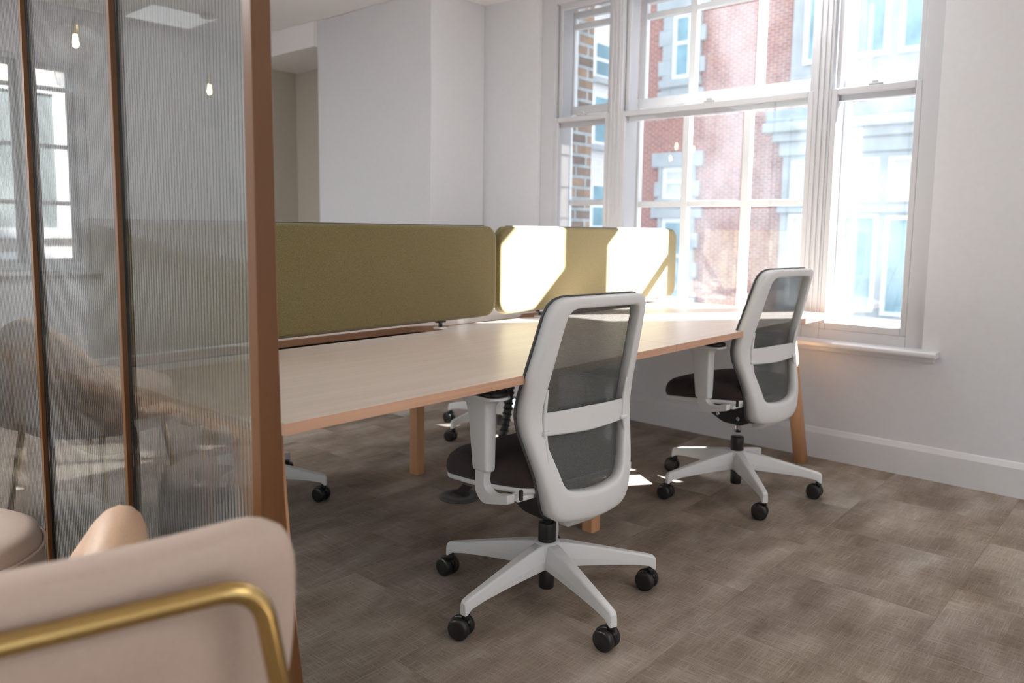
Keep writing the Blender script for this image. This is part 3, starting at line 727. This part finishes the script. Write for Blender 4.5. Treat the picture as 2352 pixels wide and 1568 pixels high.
    MB().lathe([(0.026, 0.180), (0.028, 0.184), (0.028, 0.240), (0.026, 0.246), (0.013, 0.248)], n=28).build('lift_cover', 'black', t)
    MB().lathe([(0.0225, 0.036), (0.0235, 0.040), (0.0235, 0.150)], n=24).build('lift_tube', 'black', t)
    # five-star base, one leg at local +X to be turned with the empty
    base = bpy.data.objects.new('star_base', None); COL.objects.link(base); base.parent = t; base.empty_display_size = 0.05
    hb = MB().lathe([(0.030, 0.100), (0.044, 0.120), (0.046, 0.165), (0.040, 0.182), (0.028, 0.186)], n=30).build('base_hub', 'plastic', base)
    for k in range(5):
        a = 2*PI*k/5; ca, sa = math.cos(a), math.sin(a)
        def W_(r, u, z): return (r*ca-u*sa, r*sa+u*ca, z)
        rings = []
        for r, wt, wb_, z1, z0 in ((0.018, 0.020, 0.030, 0.184, 0.112), (0.06, 0.0190, 0.027, 0.180, 0.108), (0.12, 0.0165, 0.0225, 0.167, 0.104), (0.20, 0.0145, 0.0185, 0.149, 0.099), (0.28, 0.0130, 0.0150, 0.130, 0.092), (0.328, 0.0120, 0.0132, 0.119, 0.084), (0.345, 0.0110, 0.0125, 0.114, 0.071), (0.352, 0.009, 0.0110, 0.106, 0.070)):
            rings.append([W_(r, -wb_, z0), W_(r, -wb_, z0+(z1-z0)*0.35), W_(r, -wt, z1-0.004), W_(r, -wt+0.004, z1), W_(r, wt-0.004, z1), W_(r, wt, z1-0.004), W_(r, wb_, z0+(z1-z0)*0.35), W_(r, wb_, z0)])
        lg = MB().loft(rings, True, False).build('base_leg', 'plastic', base, bevel=0.002)
    return t, base
def add_casters(t, base, leg0, yaw, wheel_dir):
    # twin wheel castors; wheel_dir = world angle of the axle
    base.rotation_euler = (0, 0, R(leg0)-yaw)
    for k in range(5):
        a = R(leg0)-yaw+2*PI*k/5; r = 0.340
        e = bpy.data.objects.new('caster', None); COL.objects.link(e); e.parent = t; e.location = (r*math.cos(a), r*math.sin(a), 0)
        e.rotation_euler = (0, 0, R(wheel_dir[k % len(wheel_dir)])-yaw); e.empty_display_size = 0.03
        for m_, nm in CASTER:
            o = bpy.data.objects.new(nm, m_); COL.objects.link(o); o.parent = e
# caster meshes: axle along local x, trailing towards local -y
def wheel_mb(s):
    c = (0, -0.014, 0.0315)
    return MB().lathe([(0.006, s*0.0265), (0.022, s*0.0285), (0.0285, s*0.0265), (0.0313, s*0.0215), (0.0315, s*0.012), (0.0300, s*0.0065), (0.006, s*0.006)], c, 32, 'x')
def caster_meshes():
    out = []
    for s in (-1, 1):
        o = wheel_mb(s).build('wheel', 'black'); out.append((o.data, 'wheel')); bpy.data.objects.remove(o)
    mb = MB().lathe([(0.0115, 0.050), (0.0115, 0.072), (0.009, 0.076)], (0, 0, 0), 20)
    rings = []
    for k in range(9):
        a = R(20+20*k); c = (0, -0.014, 0.0315); r0, r1 = 0.020, 0.0345
        rings.append([(x, c[1]+r*math.cos(a), c[2]+r*math.sin(a)) for x, r in ((-0.0055, r0), (0.0055, r0), (0.0055, r1), (-0.0055, r1))])
    mb.loft(rings, True, True)
    o = mb.build('caster_fork', 'black'); out.append((o.data, 'caster_fork')); bpy.data.objects.remove(o)
    return out
CASTER = caster_meshes()
protoL = 'light grey mesh-back task chair nearest the camera, in the middle of the picture'
chairA, baseA = make_chair(protoL)
specs = [(chairA, (1.795, 1.430), -8, -38, 0.0, 0.0, protoL, (186, 190, 180, 196, 184)),
         (None, (3.140, 1.450), -8, 8, 0.030, -0.034, 'light grey mesh-back task chair at the window end of the desk, raised a little higher', (184, 190, 178, 196, 186)),
         (None, (3.17, 2.875), 183, 174, 0.0, 0.0, 'far side task chair whose castors show under the desktop behind the nearest chair', (200, 150, 190, 230, 170)),
         (None, (1.59, 2.885), 176, -47, 0.0, 0.0, 'task chair on the far side of the desk whose legs show beside the partition frame', (195, 160, 200, 220, 180))]
for i, (t, c, yaw, leg0, dz, darm, lab, wd) in enumerate(specs):
    if t is None: t = copy_tree(chairA)
    t['label'] = lab
    specs[i] = (t, c, yaw, leg0, dz, darm, lab, wd)
for (t, c, yaw, leg0, dz, darm, lab, wd) in specs:
    t.location = (c[0], c[1], 0); t.rotation_euler = (0, 0, R(yaw))
    base = [o for o in t.children if o.name.startswith('star_base')][0]
    for o in t.children:
        nm = o.name.split('.')[0]
        if dz and nm not in ('star_base', 'lift_cover', 'lift_tube'):
            o.location.z += dz + (darm if nm == 'arm_post' else 0)
    add_casters(t, base, leg0, R(yaw), wd)
    # legs and hub become direct parts of the chair
    for ch in list(base.children):
        ch.parent = t; ch.rotation_euler = base.rotation_euler
    bpy.data.objects.remove(base)

# ------------------------------------------------------------------ floor box and cable spine
fb = empty('floor_box', (2.25, 2.27, 0), label='round dark grey floor power outlet with its lid flipped open', cat='floor outlet')
MB().lathe([(0.088, 0.0005), (0.088, 0.004), (0.080, 0.009), (0.045, 0.010), (0.045, 0.004)], n=40).build('rim', 'darkgrey', fb)
MB().prism([(0.0, 0.006), (0.048, 0.034), (0.044, 0.040), (-0.004, 0.012)], -0.028, 0.028, 'y').build('lid', 'black', fb, bevel=0.002)
sp = empty('cable_spine', (2.52, 2.24, 0), label='black articulated cable spine hanging from under the desk behind the nearest chair', cat='cable tidy')
pts = []
for k in range(25):
    u = k/24; z = 0.60*(1-u)+0.015*u
    pts.append((0.05*math.sin(u*PI*1.1)-0.10*u*u, 0.03*math.sin(u*PI), z))
MB().tube(pts, 0.021, 12, flat=0.6).build('sleeve', 'black', sp)
for k in range(1, 24):
    p = Vector(pts[k]); q = (Vector(pts[k])-Vector(pts[k-1])).normalized()
    MB().tube([p-q*0.004, p+q*0.004], 0.0255, 12, flat=0.6).build('link', 'black', sp)

# ------------------------------------------------------------------ reeded glass partition
GX = 0.770
par = empty('glass_partition', (GX, 2.5, 0), label='reeded glass partition with a slim brown timber frame at the left', cat='partition')
def G(mb, name, mat, bevel=0, **k):
    o = mb.build(name, mat, par, bevel=bevel, **k); o.location = (-GX, -2.5, 0); return o
PY = 1.297
rings = []
for z, x1 in ((0.0, 0.868), (0.12, 0.852), (0.25, 0.838), (0.36, 0.826), (0.48, 0.816), (0.60, 0.808), (0.75, 0.803), (1.0, 0.799), (1.6, 0.7965), (CZ-0.001, 0.795)):
    rings.append([(0.757, PY, z), (x1, PY, z), (x1, PY+0.034, z), (0.757, PY+0.034, z)])
G(MB().loft(rings, True, False), 'end_post', 'walnut', bevel=0.003, seg=3)
ms = [1.905, 2.495, 3.085, 3.675]
for y in ms:
    G(MB().box((0.752, y-0.008, 0.06), (0.7645, y+0.008, CZ-0.06)), 'mullion', 'walnut', bevel=0.0015)
    G(MB().box((0.7645, y-0.0065, 0.06), (0.7665, y+0.0065, CZ-0.06)).box((0.774, y-0.0065, 0.06), (0.784, y+0.0065, CZ-0.06)), 'gasket', 'black')
G(MB().box((0.757, PY+0.034, 0), (0.783, ms[-1]+0.03, 0.06)), 'bottom_rail', 'walnut', bevel=0.002)
G(MB().box((0.757, PY+0.034, CZ-0.06), (0.783, ms[-1]+0.03, CZ-0.001)), 'top_rail', 'walnut', bevel=0.002)
G(MB().box((0.752, ms[-1]+0.012, 0.06), (0.786, ms[-1]+0.03, CZ-0.06)), 'end_stile', 'walnut', bevel=0.002)
edges = [PY+0.034]+ms
for a, c in zip(edges, edges[1:]):
    pitch = 0.0125; n = int((c-a)/pitch); pitch = (c-a-0.0004)/n; sag = 0.0009; prof = [(0.7675, a+0.0002)]
    prof2 = []
    for k in range(n):
        for j in range(8):
            u = j/8; prof2.append((0.7735+sag*(1-(2*u-1)**2), a+0.0002+pitch*(k+u)))
    prof2.append((0.7735, c-0.0002)); prof2 = prof2[::-1]
    poly = [(0.7675, a+0.0002)]+[(0.7675, c-0.0002)]+prof2
    poly = [(x, y) for x, y in poly]
    mb = MB()
    # walls only (top and bottom sit in the rails)
    z0, z1 = 0.05, CZ-0.05
    m_ = len(poly)
    mb.add([(x, y, z0) for x, y in poly]+[(x, y, z1) for x, y in poly], [(i, (i+1) % m_, m_+(i+1) % m_, m_+i) for i in range(m_)]+[tuple(range(m_))[::-1], tuple(range(m_, 2*m_))], False)
    mb.smooth = [True]*m_+[False, False]
    mb.smooth[0] = False; mb.smooth[1] = False; mb.smooth[m_-1] = False
    G(mb, 'reeded_pane', 'reeded')

# ------------------------------------------------------------------ lounge armchairs
def make_armchair(name, label, cat, group=None):
    # facing local +y, back plane at local y = 0
    t = empty(name, label=label, cat=cat, group=group)
    H = 0.800; hw = 0.272
    plan = fillet([(-hw, H), (-hw-0.003, 0.66), (-0.235, 0.42), (0.235, 0.42), (hw+0.003, 0.66), (hw, H)], [0.20, 0.08, 0.10, 0.10, 0.08, 0.20], 14)
    N_ = 90; plan = resample(plan, N_); zc = 0.63
    def bend(x): return 0.55*x*x
    rings = []
    for s, y in ((0.02, -0.004), (0.5, -0.004), (0.8, -0.003), (0.93, 0.0), (0.985, 0.010), (1.0, 0.028), (0.985, 0.048), (0.93, 0.062), (0.8, 0.070), (0.5, 0.074), (0.02, 0.074)):
        rings.append([(x*s, y+bend(x*s)+0.10*(z-0.63)*-1*0.6, zc+(z-zc)*s) for x, z in plan])
    MB().loft(rings, True, True).build('backrest', 'leather', t)
    sp_ = fillet([(-0.24, 0.03), (0.24, 0.03), (0.27, 0.22), (0.25, 0.37), (-0.25, 0.37), (-0.27, 0.22)], [0.05, 0.05, 0.08, 0.09, 0.09, 0.08], 6)
    rings = [[(x*s, 0.20+(y-0.20)*s, z) for x, y in sp_] for s, z in ((0.95, 0.355), (1.0, 0.375), (1.0, 0.42), (0.97, 0.445), (0.85, 0.46), (0.5, 0.465), (0.02, 0.465))]
    MB().loft(rings, True, True).build('seat', 'leather', t)
    # brass tube: inverted U behind the back, then arms out to the front legs
    def fil3(pts, r, n=8):
        out = [Vector(pts[0])]
        for i in range(1, len(pts)-1):
            p0, p1, p2 = Vector(pts[i-1]), Vector(pts[i]), Vector(pts[i+1]); a = (p0-p1); b_ = (p2-p1); d = min(r, a.length*0.45, b_.length*0.45); a.normalize(); b_.normalize()
            for k in range(n+1):
                u = k/n; out.append((p1+a*d)*(1-u)**2+p1*2*u*(1-u)+(p1+b_*d)*u*u)
        out.append(Vector(pts[-1])); return out
    MB().tube(fil3([(-0.33, -0.035, 0.0), (-0.209, -0.024, 0.752), (0.209, -0.024, 0.752), (0.33, -0.035, 0.0)], 0.045), 0.0115, 14).build('back_tube', 'brass', t)
    for s in (-1, 1):
        MB().tube(fil3([(s*0.235, 0.03, 0.52), (s*0.268, 0.11, 0.545), (s*0.300, 0.31, 0.53), (s*0.30, 0.36, 0.0)], 0.06), 0.0115, 14).build('arm_tube', 'brass', t)
    MB().tube([(-0.26, 0.10, 0.345), (0.26, 0.10, 0.345)], 0.010, 10).build('seat_rail', 'brass', t)
    MB().tube([(-0.275, 0.31, 0.345), (0.275, 0.31, 0.345)], 0.010, 10).build('seat_rail', 'brass', t)
    for s in (-1, 1): MB().tube([(s*0.262, -0.02, 0.345), (s*0.300, 0.335, 0.345)], 0.010, 10).build('side_rail', 'brass', t)
    return t
arm = make_armchair('armchair', 'pale pink beige leather armchair with brass tube frame at bottom left, nearest the camera', 'armchair')
cx, cy = 0.41-0.966*0.195, 0.75+0.26*0.195
arm.location = (cx, cy, 0.0); arm.rotation_euler = (0, 0, R(-15))
# low tub chairs beyond
def make_tub(label):
    t = empty('tub_chair', label=label, cat='armchair', group='low tan tub chairs beside the partition')
    n = 40; rings = []
    ths = [R(180+(-100+200*k/(n-1))) for k in range(n)]     # arc round the back, opening towards +x
    for k, a in enumerate(ths):
        u = abs(-1+2*k/(n-1)); top = max(0.36, 0.640-0.55*u**1.7); r = 0.27
        bot = 0.30; th = 0.055*(1 if u < 0.9 else math.sqrt(max(0.05, 1-((u-0.9)/0.1)**2)))
        zs = []
        prof = [(-1, 0.0), (-1, 0.35), (-1, 0.75), (-0.75, 0.93), (0, 1.0), (0.75, 0.93), (1, 0.75), (1, 0.35), (1, 0.0)]
        ring = []
        for q, v in prof:
            rr = r+q*th-0.05*(1-v)*0.6; ring.append((rr*math.cos(a)*1.0, rr*math.sin(a)*1.0, bot+(top-bot)*v))
        rings.append(ring)
    MB().loft(rings, True, True).build('backrest', 'tan', t, sub=1)
    sq = [(0.235*math.cos(2*PI*k/36)*(1.0)+0.03, 0.235*math.sin(2*PI*k/36)) for k in range(36)]
    MB().loft([[(x*s, y*s, z) for x, y in sq] for s, z in ((0.94, 0.28), (1, 0.30), (1, 0.38), (0.96, 0.405), (0.8, 0.42), (0.02, 0.425))], True, True).build('seat', 'leather', t)
    for s in (-1, 1):
        for q in (-1, 1): MB().tube([(q*0.15, s*0.15, 0.29), (q*0.19, s*0.19, 0.0)], [0.011, 0.008], 12).build('leg', 'brass', t)
    return t
t1 = make_tub('tan leather tub chair, its rounded back rising just behind the nearest armchair')
t1.location = (0.295, 1.515, 0); t1.rotation_euler = (0, 0, R(155))
t2 = empty('pouf', (0.385, 2.08, 0), label='round tan leather pouf with creased top at the left edge of the picture', cat='pouf')
sq = [(0.225*math.cos(2*PI*k/48), 0.225*math.sin(2*PI*k/48)) for k in range(48)]
MB().loft([[(x*q, y*q, z) for x, y in sq] for q, z in ((0.93, 0.03), (1.0, 0.06), (1.03, 0.22), (1.0, 0.38), (0.96, 0.415), (0.85, 0.43), (0.5, 0.437), (0.02, 0.438))], True, True).build('cushion', 'leather', t2)
MB().tube([(x*1.015, y*1.015, 0.385) for x, y in sq], 0.004, 8, closed=True).build('piping', 'leather', t2)
MB().lathe([(0.19, 0.0), (0.19, 0.03)], n=40).build('base', 'black', t2)
t3 = copy_tree(t1); t3['label'] = 'tan leather tub chair deeper in the lounge, seen mirrored in the reeded glass'
t3.scale = (1.12, 1.12, 1.28); t3.location = (0.40, 3.15, 0); t3.rotation_euler = (0, 0, R(150))

# ------------------------------------------------------------------ pendant lamps and ceiling panels
def make_pendant(label):
    t = empty('pendant_lamp', label=label, cat='pendant lamp', group='ribbed glass pendant lamps over the lounge')
    MB().lathe([(0.05, CZ-0.025), (0.05, CZ-0.001)], n=24).build('ceiling_rose', 'brass', t)
    MB().tube([(0, 0, 2.20), (0, 0, CZ-0.02)], 0.003, 8).build('cord', 'black', t)
    MB().lathe([(0.018, 2.14), (0.022, 2.15), (0.022, 2.19), (0.008, 2.20)], n=20).build('lamp_holder', 'brass', t)
    MB().lathe([(0.004, 2.068), (0.012, 2.074), (0.017, 2.09), (0.013, 2.110), (0.010, 2.139)], n=20).build('bulb', 'bulb', t)
    prof = [(0.024, 2.17), (0.09, 2.165), (0.120, 2.14), (0.128, 2.10), (0.118, 2.065), (0.104, 2.045), (0.108, 2.02), (0.108, 1.92), (0.095, 1.87), (0.05, 1.842), (0.01, 1.838)]
    rings = []; n = 72
    for r, z in prof: rings.append([((r+0.0015*(k % 2))*math.cos(2*PI*k/n), (r+0.0015*(k % 2))*math.sin(2*PI*k/n), z) for k in range(n)])
    MB().loft(rings, False, True).build('glass_shade', 'shadeglass', t)
    return t
p1 = make_pendant('ribbed glass pendant lamp with glowing bulb, mirrored large in the left glass panel'); p1.location = (-0.12, 4.62, 0)
p2 = copy_tree(p1); p2['label'] = 'ribbed glass pendant lamp seen small as a bright spot in the right glass panel'; p2.location = (-1.25, 5.35, -0.02)
def panel_light(x, y, z, sx, sy, label, mat='panel'):
    t = empty('ceiling_light', (x, y, z), label=label, cat='ceiling light')
    MB().box((-sx/2, -sy/2, -0.012), (-sx/2+0.012, sy/2, 0)).box((sx/2-0.012, -sy/2, -0.012), (sx/2, sy/2, 0)).box((-sx/2+0.012, -sy/2, -0.012), (sx/2-0.012, -sy/2+0.012, 0)).box((-sx/2+0.012, sy/2-0.012, -0.012), (sx/2-0.012, sy/2, 0)).build('frame', 'trim', t)
    MB().box((-sx/2+0.012, -sy/2+0.012, -0.008), (sx/2-0.012, sy/2-0.012, -0.002)).build('diffuser', mat, t)
panel_light(1.9, -1.9, CZ, 1.2, 0.6, 'wide added fill light panel behind the camera on the office side')  # out-of-view fill added to brighten the office side
panel_light(3.58, 1.68, CZ, 0.5, 0.5, 'square added fill light panel above the window end of the desk')  # fill added above the frame to light the desk
panel_light(-0.9, 3.8, CZ, 1.2, 1.2, 'wide added fill light panel over the middle of the lounge', 'fill_lounge')  # unseen fill added to brighten the lounge and its back wall
panel_light(-2.6, 2.0, CZ, 0.6, 1.2, 'wide added fill light panel by the left wall of the lounge', 'fill_lounge')  # another unseen fill added on the lounge side
panel_light(-1.15, 5.68, CZ, 0.5, 0.5, 'small square ceiling panel mirrored near the top of the reeded glass', 'panel_dim')
